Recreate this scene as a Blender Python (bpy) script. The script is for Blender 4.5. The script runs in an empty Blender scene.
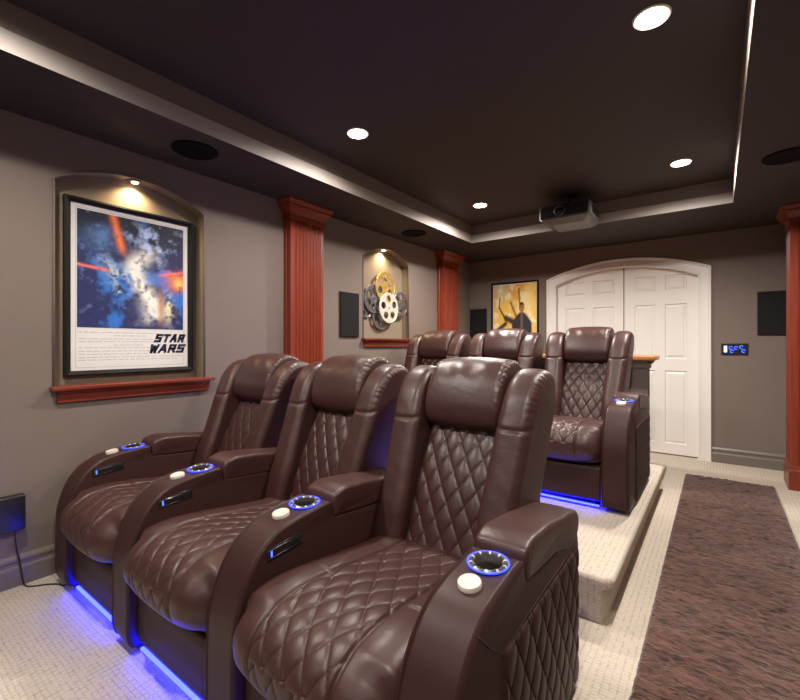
import bpy, bmesh, math, random
import numpy as np
from mathutils import Matrix, Vector, noise

random.seed(4)
S = bpy.context.scene
COL = S.collection

# ------------------------------------------------------------------ camera, light, exposure
CAM_YAW = 0.6379
cd = bpy.data.cameras.new('camera')
cam = bpy.data.objects.new('camera', cd); COL.objects.link(cam)
cam.location = (0, 0, 1.2)
cam.rotation_euler = (math.pi / 2, 0, CAM_YAW)
cd.sensor_width = 36.0
cd.sensor_fit = 'HORIZONTAL'
cd.lens = 428.5 / 800 * 36
cd.shift_y = -(350 - 344.4) / 800
cd.clip_start = 0.02
S.camera = cam
S.view_settings.view_transform = 'Standard'
S.view_settings.look = 'None'
S.view_settings.gamma = 1
S.view_settings.use_curve_mapping = False
S.view_settings.exposure = 0.0
S.cycles.use_denoising = True
S.cycles.max_bounces = 8
S.cycles.sample_clamp_indirect = 6

w = bpy.data.worlds.new('world'); S.world = w; w.use_nodes = True
w.node_tree.nodes['Background'].inputs[0].default_value = (1, .9, .8, 1)
w.node_tree.nodes['Background'].inputs[1].default_value = 0.0

WL, WR, YB, YF = -2.808, 0.62, 5.44, -2.6      # left, right, back, front wall
HS, HC = 2.349, 2.545                         # soffit and tray ceiling height
TX0, TX1, TY0, TY1 = -2.24, 0.10, -2.1, 4.39  # ceiling tray
PLAT = 0.20
DOWNLIGHT_W = 163.0
NICHE_W = 3.1

# ------------------------------------------------------------------ materials
def nodes_of(name):
    m = bpy.data.materials.new(name); m.use_nodes = True
    nt = m.node_tree
    return m, nt, nt.nodes['Principled BSDF']

def N(nt, kind, **kw):
    n = nt.nodes.new(kind)
    for k, v in kw.items():
        if k in n.inputs: n.inputs[k].default_value = v
        else: setattr(n, k, v)
    return n

def add_bump(nt, p, specs, coord='Object'):
    """specs: list of (scale, strength, distance, stretch)"""
    tc = N(nt, 'ShaderNodeTexCoord'); prev = None
    for sc_, st, dist, stretch in specs:
        mp = N(nt, 'ShaderNodeMapping'); mp.inputs['Scale'].default_value = stretch
        nt.links.new(tc.outputs[coord], mp.inputs['Vector'])
        no = N(nt, 'ShaderNodeTexNoise'); no.inputs['Scale'].default_value = sc_; no.inputs['Detail'].default_value = 4
        nt.links.new(mp.outputs[0], no.inputs['Vector'])
        b = N(nt, 'ShaderNodeBump'); b.inputs['Strength'].default_value = st; b.inputs['Distance'].default_value = dist
        nt.links.new(no.outputs['Fac'], b.inputs['Height'])
        if prev: nt.links.new(prev.outputs[0], b.inputs['Normal'])
        prev = b
    nt.links.new(prev.outputs[0], p.inputs['Normal'])

def mat(name, col, rough=.5, metal=0, spec=.5, coat=0, bump=None, var=0, varscale=6):
    m, nt, p = nodes_of(name)
    p.inputs['Base Color'].default_value = (*col, 1)
    p.inputs['Roughness'].default_value = rough
    p.inputs['Metallic'].default_value = metal
    p.inputs['Specular IOR Level'].default_value = spec
    p.inputs['Coat Weight'].default_value = coat
    if var:
        tc = N(nt, 'ShaderNodeTexCoord')
        no = N(nt, 'ShaderNodeTexNoise'); no.inputs['Scale'].default_value = varscale
        nt.links.new(tc.outputs['Object'], no.inputs['Vector'])
        r = N(nt, 'ShaderNodeMapRange'); r.inputs['To Min'].default_value = 1 - var; r.inputs['To Max'].default_value = 1 + var
        nt.links.new(no.outputs['Fac'], r.inputs['Value'])
        hs = N(nt, 'ShaderNodeHueSaturation'); hs.inputs['Color'].default_value = (*col, 1)
        nt.links.new(r.outputs[0], hs.inputs['Value']); nt.links.new(hs.outputs[0], p.inputs['Base Color'])
    if bump: add_bump(nt, p, bump)
    return m

def emat(name, col, strength):
    m, nt, p = nodes_of(name)
    p.inputs['Base Color'].default_value = (*col, 1)
    p.inputs['Emission Color'].default_value = (*col, 1)
    p.inputs['Emission Strength'].default_value = strength
    return m

M = {}
M['leather'] = mat('brown_leather', (.054, .0205, .0178), .40, spec=.52, var=.10, varscale=5,
                   bump=[(420, .22, .0006, (1, 1, 1)), (16, .22, .006, (1.5, 1.5, 2.4))])
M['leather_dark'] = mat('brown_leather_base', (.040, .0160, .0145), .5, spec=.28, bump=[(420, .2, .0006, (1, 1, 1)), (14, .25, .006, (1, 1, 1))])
M['leather_side'] = mat('brown_leather_side', (.042, .0162, .0142), .45, spec=.30, bump=[(420, .2, .0006, (1, 1, 1))])
M['thread'] = mat('dark_thread', (.02, .01, .01), .8)
M['wall'] = mat('taupe_paint', (.190, .150, .131), .75, spec=.25, bump=[(220, .12, .001, (1, 1, 1))], var=.03)
M['soffit'] = mat('dark_brown_paint', (.044, .034, .031), .7, spec=.3, bump=[(220, .1, .001, (1, 1, 1))])
M['tray'] = mat('tray_side_paint', (.165, .132, .115), .7, spec=.25)
M['fascia'] = mat('pale_fascia_paint', (.36, .318, .288), .6)
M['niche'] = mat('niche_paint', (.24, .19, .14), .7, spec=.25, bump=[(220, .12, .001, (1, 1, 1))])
M['white'] = mat('white_trim_paint', (.78, .745, .71), .4)
M['basepaint'] = mat('taupe_trim_paint', (.165, .135, .118), .38)
M['black'] = mat('black_plastic', (.012, .011, .012), .35)
M['grille'] = mat('speaker_grille', (.012, .011, .012), .8, spec=.2, bump=[(900, .5, .001, (1, 1, 1))])
M['ceil_grille'] = mat('ceiling_speaker_grille', (.005, .004, .004), .85, spec=.1, bump=[(900, .4, .001, (1, 1, 1))])
M['grey_case'] = mat('grey_projector_case', (.095, .087, .085), .4)
M['lens'] = mat('lens_glass', (.01, .012, .02), .05, coat=1)
M['steel'] = mat('brushed_steel', (.5, .5, .52), .3, metal=1)
M['darksteel'] = mat('dark_steel', (.10, .10, .11), .3, metal=.8)
M['cream'] = mat('cream_plastic', (.72, .66, .58), .35)
M['gold'] = mat('gold_reel_metal', (.72, .46, .14), .38, metal=.7)
M['silver'] = mat('pale_reel_metal', (.70, .66, .56), .38, metal=.4)
M['pewter'] = mat('dark_reel_metal', (.16, .15, .155), .4, metal=.6)
M['paper'] = mat('poster_paper', (.72, .70, .68), .6)
M['ink'] = mat('navy_ink', (.02, .02, .07), .5)
M['greyink'] = mat('grey_ink', (.42, .42, .45), .5)
M['frame'] = mat('black_frame', (.008, .007, .007), .55, spec=.2)
M['blue'] = emat('blue_led', (.003, .0042, 1.0), 100)
M['blue_soft'] = emat('blue_led_soft', (.003, .010, 1.0), 8)
M['ring'] = emat('blue_ring_light', (.03, .06, 1.0), 2.4)
M['bluekey'] = emat('blue_key_light', (.05, .12, 1.0), 3)
M['bluekey_pale'] = emat('pale_blue_key_light', (.25, .5, 1.0), 3)
M['can'] = emat('warm_lamp_lens', (1.0, .88, .72), 14)
M['puck'] = emat('warm_puck_lens', (1.0, .80, .50), 30)

def wood(name, c1, c2, rough=.36, axis='Z'):
    m, nt, p = nodes_of(name)
    tc = N(nt, 'ShaderNodeTexCoord'); mp = N(nt, 'ShaderNodeMapping')
    sc_ = {'Z': (30, 30, 1.5), 'Y': (30, 1.5, 30), 'X': (1.5, 30, 30)}[axis]
    mp.inputs['Scale'].default_value = sc_
    nt.links.new(tc.outputs['Object'], mp.inputs['Vector'])
    no = N(nt, 'ShaderNodeTexNoise'); no.inputs['Scale'].default_value = 1.6; no.inputs['Detail'].default_value = 6; no.inputs['Distortion'].default_value = .6
    nt.links.new(mp.outputs[0], no.inputs['Vector'])
    cr = N(nt, 'ShaderNodeValToRGB')
    cr.color_ramp.elements[0].position = .35; cr.color_ramp.elements[0].color = (*c1, 1)
    cr.color_ramp.elements[1].position = .7; cr.color_ramp.elements[1].color = (*c2, 1)
    nt.links.new(no.outputs['Fac'], cr.inputs[0]); nt.links.new(cr.outputs[0], p.inputs['Base Color'])
    p.inputs['Roughness'].default_value = rough; p.inputs['Coat Weight'].default_value = .08
    return m
M['cherry'] = wood('cherry_wood', (.19, .026, .010), (.26, .040, .015))
M['cherry_y'] = wood('cherry_wood_shelf', (.13, .020, .009), (.23, .036, .015), axis='Y')
M['oak'] = wood('amber_wood', (.42, .15, .04), (.62, .26, .08), axis='X')

def carpet_mat():
    m, nt, p = nodes_of('cream_loop_carpet')
    tc = N(nt, 'ShaderNodeTexCoord'); sep = N(nt, 'ShaderNodeSeparateXYZ')
    no0 = N(nt, 'ShaderNodeTexNoise'); no0.inputs['Scale'].default_value = 9
    nt.links.new(tc.outputs['Object'], no0.inputs['Vector'])
    mixv = N(nt, 'ShaderNodeVectorMath', operation='SCALE'); mixv.inputs['Scale'].default_value = .010
    nt.links.new(no0.outputs['Color'], mixv.inputs[0])
    addv = N(nt, 'ShaderNodeVectorMath', operation='ADD')
    nt.links.new(tc.outputs['Object'], addv.inputs[0]); nt.links.new(mixv.outputs[0], addv.inputs[1])
    nt.links.new(addv.outputs[0], sep.inputs[0])
    def lines(sock, period, ph):
        a = N(nt, 'ShaderNodeMath', operation='MULTIPLY_ADD'); a.inputs[1].default_value = 2 * math.pi / period; a.inputs[2].default_value = ph
        nt.links.new(sock, a.inputs[0])
        c = N(nt, 'ShaderNodeMath', operation='COSINE'); nt.links.new(a.outputs[0], c.inputs[0])
        r = N(nt, 'ShaderNodeMapRange'); r.inputs['From Min'].default_value = .45; r.inputs['From Max'].default_value = .98
        nt.links.new(c.outputs[0], r.inputs['Value']); return r.outputs[0]
    lx = lines(sep.outputs[0], .025, 0.0)
    ly = lines(sep.outputs[1], .0165, 1.9)
    lz = lines(sep.outputs[2], .0155, 2.6)
    # each family of grid lines only runs over faces it crosses
    ge = N(nt, 'ShaderNodeNewGeometry'); gs = N(nt, 'ShaderNodeSeparateXYZ'); nt.links.new(ge.outputs['True Normal'], gs.inputs[0])
    def facing(sock, k):
        a = N(nt, 'ShaderNodeMath', operation='ABSOLUTE'); nt.links.new(gs.outputs[k], a.inputs[0])
        l_ = N(nt, 'ShaderNodeMath', operation='LESS_THAN'); l_.inputs[1].default_value = .6; nt.links.new(a.outputs[0], l_.inputs[0])
        m_ = N(nt, 'ShaderNodeMath', operation='MULTIPLY'); nt.links.new(sock, m_.inputs[0]); nt.links.new(l_.outputs[0], m_.inputs[1]); return m_.outputs[0]
    lx, ly, lz = facing(lx, 0), facing(ly, 1), facing(lz, 2)
    m1 = N(nt, 'ShaderNodeMath', operation='MAXIMUM'); nt.links.new(lx, m1.inputs[0]); nt.links.new(ly, m1.inputs[1])
    m2 = N(nt, 'ShaderNodeMath', operation='MAXIMUM'); nt.links.new(m1.outputs[0], m2.inputs[0]); nt.links.new(lz, m2.inputs[1])
    no = N(nt, 'ShaderNodeTexNoise'); no.inputs['Scale'].default_value = 45; no.inputs['Detail'].default_value = 3
    nt.links.new(tc.outputs['Object'], no.inputs['Vector'])
    r2 = N(nt, 'ShaderNodeMapRange'); r2.inputs['From Min'].default_value = .35; r2.inputs['From Max'].default_value = .7
    nt.links.new(no.outputs['Fac'], r2.inputs['Value'])
    mm = N(nt, 'ShaderNodeMath', operation='MULTIPLY'); nt.links.new(m2.outputs[0], mm.inputs[0]); nt.links.new(r2.outputs[0], mm.inputs[1])
    mx = N(nt, 'ShaderNodeMix', data_type='RGBA')
    mx.inputs[6].default_value = (.56, .495, .42, 1); mx.inputs[7].default_value = (.385, .31, .235, 1)
    nt.links.new(mm.outputs[0], mx.inputs[0]); nt.links.new(mx.outputs[2], p.inputs['Base Color'])
    p.inputs['Roughness'].default_value = .95; p.inputs['Specular IOR Level'].default_value = .1
    inv = N(nt, 'ShaderNodeMath', operation='SUBTRACT'); inv.inputs[0].default_value = 1; nt.links.new(m2.outputs[0], inv.inputs[1])
    b = N(nt, 'ShaderNodeBump'); b.inputs['Strength'].default_value = .55; b.inputs['Distance'].default_value = .003
    nt.links.new(inv.outputs[0], b.inputs['Height']); nt.links.new(b.outputs[0], p.inputs['Normal'])
    return m
M['carpet'] = carpet_mat()

def rug_mat():
    m, nt, p = nodes_of('chocolate_shag')
    tc = N(nt, 'ShaderNodeTexCoord'); mp = N(nt, 'ShaderNodeMapping'); mp.inputs['Scale'].default_value = (15, 46, 30)
    nt.links.new(tc.outputs['Object'], mp.inputs['Vector'])
    no = N(nt, 'ShaderNodeTexNoise'); no.inputs['Scale'].default_value = 1; no.inputs['Detail'].default_value = 5; no.inputs['Distortion'].default_value = 1.2
    nt.links.new(mp.outputs[0], no.inputs['Vector'])
    cr = N(nt, 'ShaderNodeValToRGB')
    cr.color_ramp.elements[0].position = .36; cr.color_ramp.elements[0].color = (.028, .011, .007, 1)
    cr.color_ramp.elements[1].position = .62; cr.color_ramp.elements[1].color = (.122, .054, .041, 1)
    nt.links.new(no.outputs['Fac'], cr.inputs[0]); nt.links.new(cr.outputs[0], p.inputs['Base Color'])
    b = N(nt, 'ShaderNodeBump'); b.inputs['Strength'].default_value = .9; b.inputs['Distance'].default_value = .012
    nt.links.new(no.outputs['Fac'], b.inputs['Height']); nt.links.new(b.outputs[0], p.inputs['Normal'])
    p.inputs['Roughness'].default_value = .95; p.inputs['Sheen Weight'].default_value = .3
    p.inputs['Specular IOR Level'].default_value = .15
    return m
M['rug'] = rug_mat()

def art_mat(name):
    m, nt, p = nodes_of(name)
    a = N(nt, 'ShaderNodeAttribute', attribute_name='Col')
    nt.links.new(a.outputs['Color'], p.inputs['Base Color'])
    p.inputs['Roughness'].default_value = .6; p.inputs['Coat Weight'].default_value = .0
    return m
M['art'] = art_mat('printed_artwork')

def notched_mat():
    m, nt, p = nodes_of('notched_steel_rim')
    tc = N(nt, 'ShaderNodeTexCoord'); sp = N(nt, 'ShaderNodeSeparateXYZ'); nt.links.new(tc.outputs['Object'], sp.inputs[0])
    at = N(nt, 'ShaderNodeMath', operation='ARCTAN2'); nt.links.new(sp.outputs[1], at.inputs[0]); nt.links.new(sp.outputs[0], at.inputs[1])
    mu = N(nt, 'ShaderNodeMath', operation='MULTIPLY'); mu.inputs[1].default_value = 10; nt.links.new(at.outputs[0], mu.inputs[0])
    co = N(nt, 'ShaderNodeMath', operation='COSINE'); nt.links.new(mu.outputs[0], co.inputs[0])
    gt = N(nt, 'ShaderNodeMath', operation='GREATER_THAN'); gt.inputs[1].default_value = .80; nt.links.new(co.outputs[0], gt.inputs[0])
    mx = N(nt, 'ShaderNodeMix', data_type='RGBA'); mx.inputs[6].default_value = (.09, .09, .10, 1); mx.inputs[7].default_value = (.8, .78, .75, 1)
    nt.links.new(gt.outputs[0], mx.inputs[0]); nt.links.new(mx.outputs[2], p.inputs['Base Color'])
    p.inputs['Roughness'].default_value = .3; p.inputs['Metallic'].default_value = .3
    return m
M['notched'] = notched_mat()

# ------------------------------------------------------------------ object helpers
def link_mesh(name, me, material, parent=None, smooth=True):
    o = bpy.data.objects.new(name, me); COL.objects.link(o)
    if material and not me.materials: me.materials.append(M[material])
    if parent: o.parent = parent
    return o

def obj(name, bm, material, parent=None, smooth=False, angle=None):
    bmesh.ops.recalc_face_normals(bm, faces=bm.faces)
    me = bpy.data.meshes.new(name); bm.to_mesh(me); bm.free()
    me.polygons.foreach_set('use_smooth', [smooth] * len(me.polygons))
    if smooth and angle is not None:
        me.set_sharp_from_angle(angle=math.radians(angle))
    return link_mesh(name, me, material, parent)

def thing(name, label, cat, loc=(0, 0, 0), group=None):
    o = bpy.data.objects.new(name, None); COL.objects.link(o)
    o.empty_display_size = .1
    o.location = loc
    return tag(o, label, cat, group)

def tag(o, label, cat, group=None):
    o['label'] = label; o['category'] = cat
    if group: o['group'] = group
    return o

def struct(name, bm, material, smooth=False, angle=None):
    o = obj(name, bm, material, None, smooth, angle); o['kind'] = 'structure'
    return o

def NB(): return bmesh.new()

def box(bm, x0, x1, y0, y1, z0, z1, bevel=0, seg=2):
    r = bmesh.ops.create_cube(bm, size=1)
    vs = r['verts']
    for v in vs:
        v.co = Vector((x0 + (v.co.x + .5) * (x1 - x0), y0 + (v.co.y + .5) * (y1 - y0), z0 + (v.co.z + .5) * (z1 - z0)))
    if bevel:
        es = list({e for v in vs for e in v.link_edges})
        bmesh.ops.bevel(bm, geom=es, offset=bevel, segments=seg, affect='EDGES', profile=.5)
    return bm

def grid(bm, P, close_u=False, close_v=False, flip=False):
    nu, nv = P.shape[:2]
    vs = [[bm.verts.new(P[i, j]) for j in range(nv)] for i in range(nu)]
    for i in range(nu if close_u else nu - 1):
        for j in range(nv if close_v else nv - 1):
            a, b, c, d = vs[i][j], vs[(i + 1) % nu][j], vs[(i + 1) % nu][(j + 1) % nv], vs[i][(j + 1) % nv]
            bm.faces.new((a, b, c, d) if not flip else (d, c, b, a))
    return vs

def tube(bm, pts, r, n=8, closed=False, caps=True):
    pts = [Vector(p) for p in pts]; m = len(pts); rings = []
    for i, p in enumerate(pts):
        a = pts[(i - 1) % m] if (closed or i > 0) else pts[i]
        b = pts[(i + 1) % m] if (closed or i < m - 1) else pts[i]
        t = (b - a).normalized()
        up = Vector((0, 0, 1)) if abs(t.z) < .9 else Vector((1, 0, 0))
        s = t.cross(up).normalized(); u = s.cross(t)
        rr = r[i] if hasattr(r, '__len__') else r
        rings.append([bm.verts.new(p + s * math.cos(k * 2 * math.pi / n) * rr + u * math.sin(k * 2 * math.pi / n) * rr) for k in range(n)])
    for i in range(m if closed else m - 1):
        A, B = rings[i], rings[(i + 1) % m]
        for k in range(n): bm.faces.new((A[k], A[(k + 1) % n], B[(k + 1) % n], B[k]))
    if caps and not closed:
        bm.faces.new(rings[0][::-1]); bm.faces.new(rings[-1])

def lathe(bm, prof, n=32, mtx=None, cap0=True, cap1=True):
    rings = []
    for r, z in prof:
        rings.append([bm.verts.new(Vector((r * math.cos(2 * math.pi * k / n), r * math.sin(2 * math.pi * k / n), z))) for k in range(n)])
    for A, B in zip(rings, rings[1:]):
        for k in range(n): bm.faces.new((A[k], A[(k + 1) % n], B[(k + 1) % n], B[k]))
    if cap0: bm.faces.new(rings[0][::-1])
    if cap1: bm.faces.new(rings[-1])
    if mtx is not None:
        bmesh.ops.transform(bm, matrix=mtx, verts=[v for R in rings for v in R])

def extrude_poly(bm, pts, f0, f1):
    """pts 2-D, f0 / f1 map (a, b) to the 3-D front and back points"""
    A = [bm.verts.new(f0(*p)) for p in pts]; B = [bm.verts.new(f1(*p)) for p in pts]
    n = len(pts)
    bm.faces.new(A); bm.faces.new(B[::-1])
    for i in range(n): bm.faces.new((A[i], B[i], B[(i + 1) % n], A[(i + 1) % n]))

def smooth_loop(ctrl, ds):
    """closed Catmull-Rom through ctrl, resampled about every ds"""
    P = np.array(ctrl, float); n = len(P); out = []
    for i in range(n):
        p0, p1, p2, p3 = P[i - 1], P[i], P[(i + 1) % n], P[(i + 2) % n]
        # centripetal-ish: scale tangents by neighbour lengths
        d1 = np.linalg.norm(p2 - p1); d0 = np.linalg.norm(p1 - p0) + 1e-9; d2 = np.linalg.norm(p3 - p2) + 1e-9
        m1 = ((p1 - p0) / d0 * d1 + (p2 - p1) * d0 / d1) / (d0 + d1) * d1
        m2 = ((p2 - p1) / d1 * d2 + (p3 - p2) / d2 * d1) / (d1 + d2) * d1
        for t in np.linspace(0, 1, 24, endpoint=False):
            out.append((2*t**3-3*t**2+1)*p1 + (t**3-2*t**2+t)*m1 + (-2*t**3+3*t**2)*p2 + (t**3-t**2)*m2)
    out = np.array(out)
    L = np.r_[0, np.cumsum(np.linalg.norm(np.diff(np.r_[out, out[:1]], axis=0), axis=1))]
    k = max(12, int(L[-1] / ds)); s = np.linspace(0, L[-1], k, endpoint=False)
    Q = np.stack([np.interp(s, L, np.r_[out[:, c], out[:1, c]]) for c in (0, 1)], 1)
    T = np.roll(Q, -1, 0) - np.roll(Q, 1, 0); T /= np.linalg.norm(T, axis=1)[:, None]
    area = np.sum(Q[:, 0] * np.roll(Q[:, 1], -1) - np.roll(Q[:, 0], -1) * Q[:, 1])
    Nn = np.stack([T[:, 1], -T[:, 0]], 1)
    if area < 0: Nn = -Nn
    return Q, Nn, s

def cushion(ctrl, x0, x1, rx, rn, ds=.012, dx=.012, crown=0, disp=None, xshift=None, edge_k=7):
    """A closed leather pad: side outline ctrl in (y, z) lofted from x0 to x1 with rounded edges.
    disp(X, S, Y, Z) gives outward displacement."""
    Q, Nn, s = smooth_loop(ctrl, ds)
    xc, hw = (x0 + x1) / 2, (x1 - x0) / 2
    ph = np.linspace(0, math.pi / 2, edge_k)
    ex = hw - rx * (1 - np.sin(ph)); ei = rn * (1 - np.cos(math.pi / 2 - (math.pi / 2 - ph)))
    # ph=0 inner start of rounding, ph=pi/2 edge
    inner = np.arange(-(hw - rx) + dx, hw - rx - dx * .5, dx)
    xs = np.r_[-ex[::-1], inner, ex]; ins = np.r_[ei[::-1], np.zeros(len(inner)), ei]
    u = xs / hw
    X = np.repeat(xs[None, :], len(Q), 0)
    off = -np.repeat((ins + crown * u * u)[None, :], len(Q), 0)
    Y = Q[:, 0][:, None] + Nn[:, 0][:, None] * off; Z = Q[:, 1][:, None] + Nn[:, 1][:, None] * off
    if disp is not None:
        d = disp(X, np.repeat(s[:, None], len(xs), 1), Y, Z)
        Y = Y + Nn[:, 0][:, None] * d; Z = Z + Nn[:, 1][:, None] * d
    XX = X + xc
    if xshift is not None: XX = XX + xshift(Y, Z)
    bm = NB()
    vs = grid(bm, np.stack([XX, Y, Z], 2), close_u=True)
    bm.faces.new([r[0] for r in vs]); bm.faces.new([r[-1] for r in vs][::-1])
    return bm

def quilt(X, S_, w_, h_, amp):
    a = np.abs(np.sin(math.pi * (X / w_ + S_ / h_))); b = np.abs(np.sin(math.pi * (X / w_ - S_ / h_)))
    return amp * (np.power(a * b, .24) - .66) - .0032 * np.exp(-(np.minimum(a, b) / .055) ** 2)

def ss(e0, e1, x):
    t = np.clip((x - e0) / (e1 - e0), 0, 1); return t * t * (3 - 2 * t)

# ------------------------------------------------------------------ room shell
def build_floor():
    bm = NB(); box(bm, WL - .1, WR + .1, YF - .1, YB + .25, -.1, 0); struct('floor', bm, 'carpet')
build_floor()

def arch_pts(c, hw, zs, rise, n=24, z0=None):
    """points of an arched outline, bottom-left, up, over, bottom-right; circular arc"""
    R = (hw * hw + rise * rise) / (2 * rise); zc = zs + rise - R; a = math.asin(hw / R)
    pts = [(c + R * math.sin(-a + 2 * a * i / n), zc + R * math.cos(-a + 2 * a * i / n)) for i in range(n + 1)]
    if z0 is not None: pts = [(c - hw, z0)] + pts + [(c + hw, z0)]
    return pts

def wall_with_holes(bm, rect, holes, f):
    """rect (a0,a1,z0,z1), holes: lists of (a,z); f(a,z)->3-D"""
    a0, a1, z0, z1 = rect
    def loop(pts):
        v = [bm.verts.new(f(*p)) for p in pts]
        return [bm.edges.new((v[i], v[(i + 1) % len(v)])) for i in range(len(v))]
    es = loop([(a0, z0), (a1, z0), (a1, z1), (a0, z1)])
    for h in holes: es += loop(h)
    bmesh.ops.triangle_fill(bm, use_beauty=True, use_dissolve=False, edges=es)

NICHES = [(1.138, .412, 2.078, .122, .955), (3.562, .388, 2.078, .135, 1.245)]
ND = .095
def build_left_wall():
    bm = NB(); holes = [arch_pts(c, hw, zs, rise, 24, z0) for c, hw, zs, rise, z0 in NICHES]
    wall_with_holes(bm, (YF, YB + .2, 0, HC + .1), holes, lambda a, z: (WL, a, z))
    # outer skin so the wall has thickness
    wall_with_holes(bm, (YF, YB + .2, 0, HC + .1), [], lambda a, z: (WL - .16, a, z))
    struct('wall_left', bm, 'wall')
    for i, h in enumerate(holes):
        bm = NB(); n = len(h)
        A = [bm.verts.new((WL, *p)) for p in h]; B = [bm.verts.new((WL - ND, *p)) for p in h]
        bm.faces.new(B)
        for k in range(n): bm.faces.new((A[k], B[k], B[(k + 1) % n], A[(k + 1) % n]))
        o = struct('wall_left_niche', bm, 'niche')
        # soft plaster bead round the arch
        bm = NB(); tube(bm, [(WL + .001, *p) for p in h], .006, 8, caps=True)
        struct('trim_%d' % (i + 1), bm, 'wall', True)
build_left_wall()

DC, DHO, DHI = -.889, .838, .722
def build_back_wall():
    bm = NB()
    hole = arch_pts(DC, DHI, 1.925, .150, 28, .0)
    # wall face with the doorway cut through (bottom of doorway on the floor line)
    pts = [(WL, 0)] + hole + [(WR, 0), (WR, HC + .1), (WL, HC + .1)]
    v = [bm.verts.new((a, YB, z)) for a, z in pts]
    es = [bm.edges.new((v[i], v[(i + 1) % len(v)])) for i in range(len(v))]
    bmesh.ops.triangle_fill(bm, use_beauty=True, use_dissolve=False, edges=es)
    struct('wall_back', bm, 'wall')
    bm = NB()
    A = np.array([[(x, y, z) for y in (YB - .002, YB + .10)] for x, z in hole])
    grid(bm, A)
    struct('trim_3', bm, 'white')
    # moulded arched casing
    outer = arch_pts(DC, DHO, 2.005, .172, 28, 0); inner = arch_pts(DC, DHI, 1.925, .150, 28, 0)
    prof = [(0, .0), (0, .022), (.12, .026), (.25, .018), (.75, .018), (.84, .028), (.97, .030), (1, .024), (1, 0)]
    P_ = np.array([[(i[0] + (o[0] - i[0]) * t, YB - d, i[1] + (o[1] - i[1]) * t) for t, d in prof] for i, o in zip(inner, outer)])
    bm = NB(); grid(bm, P_); struct('trim_4', bm, 'white', True, 35)
    # two six-panel doors, standing back in the opening
    YD = YB + .045
    for k, (x0, x1) in enumerate([(DC - DHI - .01, -.868), (-.862, DC + DHI + .01)]):
        bm = NB()
        wd = x1 - x0
        st = .105; mid = (x0 + x1) / 2
        cx = [x0, x0 + st, mid - .045, mid + .045, x1 - st, x1]
        cz = [.012, .125, .915, 1.045, 1.64, 1.785, 1.955, 2.09]
        V = {}
        def vv(i, j):
            if (i, j) not in V: V[(i, j)] = bm.verts.new((cx[i], YD, cz[j]))
            return V[(i, j)]
        panels = []
        for i in range(5):
            for j in range(7):
                fc = bm.faces.new((vv(i, j), vv(i + 1, j), vv(i + 1, j + 1), vv(i, j + 1)))
                if i in (1, 3) and j in (1, 3, 5): panels.append(fc)
        bm.normal_update()
        for fc in panels:
            bmesh.ops.inset_region(bm, faces=[fc], thickness=.012, depth=-.012)
            bmesh.ops.inset_region(bm, faces=[fc], thickness=.012, depth=0)
            bmesh.ops.inset_region(bm, faces=[fc], thickness=.028, depth=.009)
        # edges of the leaf
        box(bm, x0, x1, YD + .0155, YD + .045, .012, 2.09)
        box(bm, x0, x0 + .002, YD, YD + .016, .012, 2.09); box(bm, x1 - .002, x1, YD, YD + .016, .012, 2.09)
        me_ = struct('door_%d' % (k + 1), bm, 'white')
    # dark threshold line and lobby behind the doors
    bm = NB(); box(bm, DC - DHI - .1, DC + DHI + .1, YB + .10, YB + .14, 0, 2.2); struct('wall_lobby', bm, 'wall')
build_back_wall()

bm = NB(); box(bm, WR, WR + .1, YF, YB + .2, 0, HC + .1); struct('wall_right', bm, 'wall')
bm = NB(); box(bm, WL - .1, WR + .1, YF - .1, YF, 0, HC + .1); struct('wall_front', bm, 'wall')

# ceiling with the recessed tray
def build_ceiling():
    bm = NB()
    box(bm, TX0 - .05, TX1 + .05, TY0 - .05, TY1 + .05, HC, HC + .1)
    struct('ceiling', bm, 'soffit')
    bm = NB()
    for x0, x1, y0, y1 in ((WL, TX0 - .001, YF, YB), (TX1 + .001, WR, YF, YB), (TX0 - .001, TX1 + .001, TY1 + .001, YB), (TX0 - .001, TX1 + .001, YF, TY0 - .001)):
        box(bm, x0, x1, y0, y1, HS, HC + .05)
    struct('ceiling_soffit', bm, 'soffit')
    # upper band of the tray side, then the pale fascia moulding below it
    def ring(prof, material, name):
        P_ = []
        for (x, y, sx, sy) in ((TX0, TY0, 1, 1), (TX1, TY0, -1, 1), (TX1, TY1, -1, -1), (TX0, TY1, 1, -1)):
            P_.append([(x + sx * d, y + sy * d, z) for d, z in prof])
        bm = NB(); grid(bm, np.array(P_), close_u=True, close_v=True); struct(name, bm, material)
    ring([(-.0008, HS + .086), (-.0004, HS + .086), (.004, HC), (-.0008, HC)], 'tray', 'trim_5')
    ring([(-.0015, HS - .001), (0, HS - .001), (.002, HS + .084), (-.001, HS + .0865), (-.0015, HS + .0865)], 'fascia', 'trim_6')
build_ceiling()

# baseboards
BP = [(0, 0), (.020, 0), (.020, .088), (.016, .096), (.012, .099), (.012, .118), (.017, .124), (.015, .136), (.006, .150), (0, .152)]
def base_run(name, p0, p1, inward):
    bm = NB()
    A = []
    for p in (p0, p1): A.append([(p[0] + inward[0] * d, p[1] + inward[1] * d, z) for d, z in BP])
    vs = grid(bm, np.array(A), close_v=True); bm.faces.new(vs[0]); bm.faces.new(vs[1][::-1])
    struct(name, bm, 'basepaint')
base_run('baseboard_left', (WL, YF), (WL, YB), (1, 0))
base_run('baseboard_right', (WR, YF), (WR, YB), (-1, 0))
base_run('baseboard_back', (DC + DHO + .002, YB), (WR, YB), (0, -1))
base_run('baseboard_back', (WL, YB), (DC - DHO - .002, YB), (0, -1))
base_run('baseboard_front', (WL, YF), (WR, YF), (0, 1))

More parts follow.
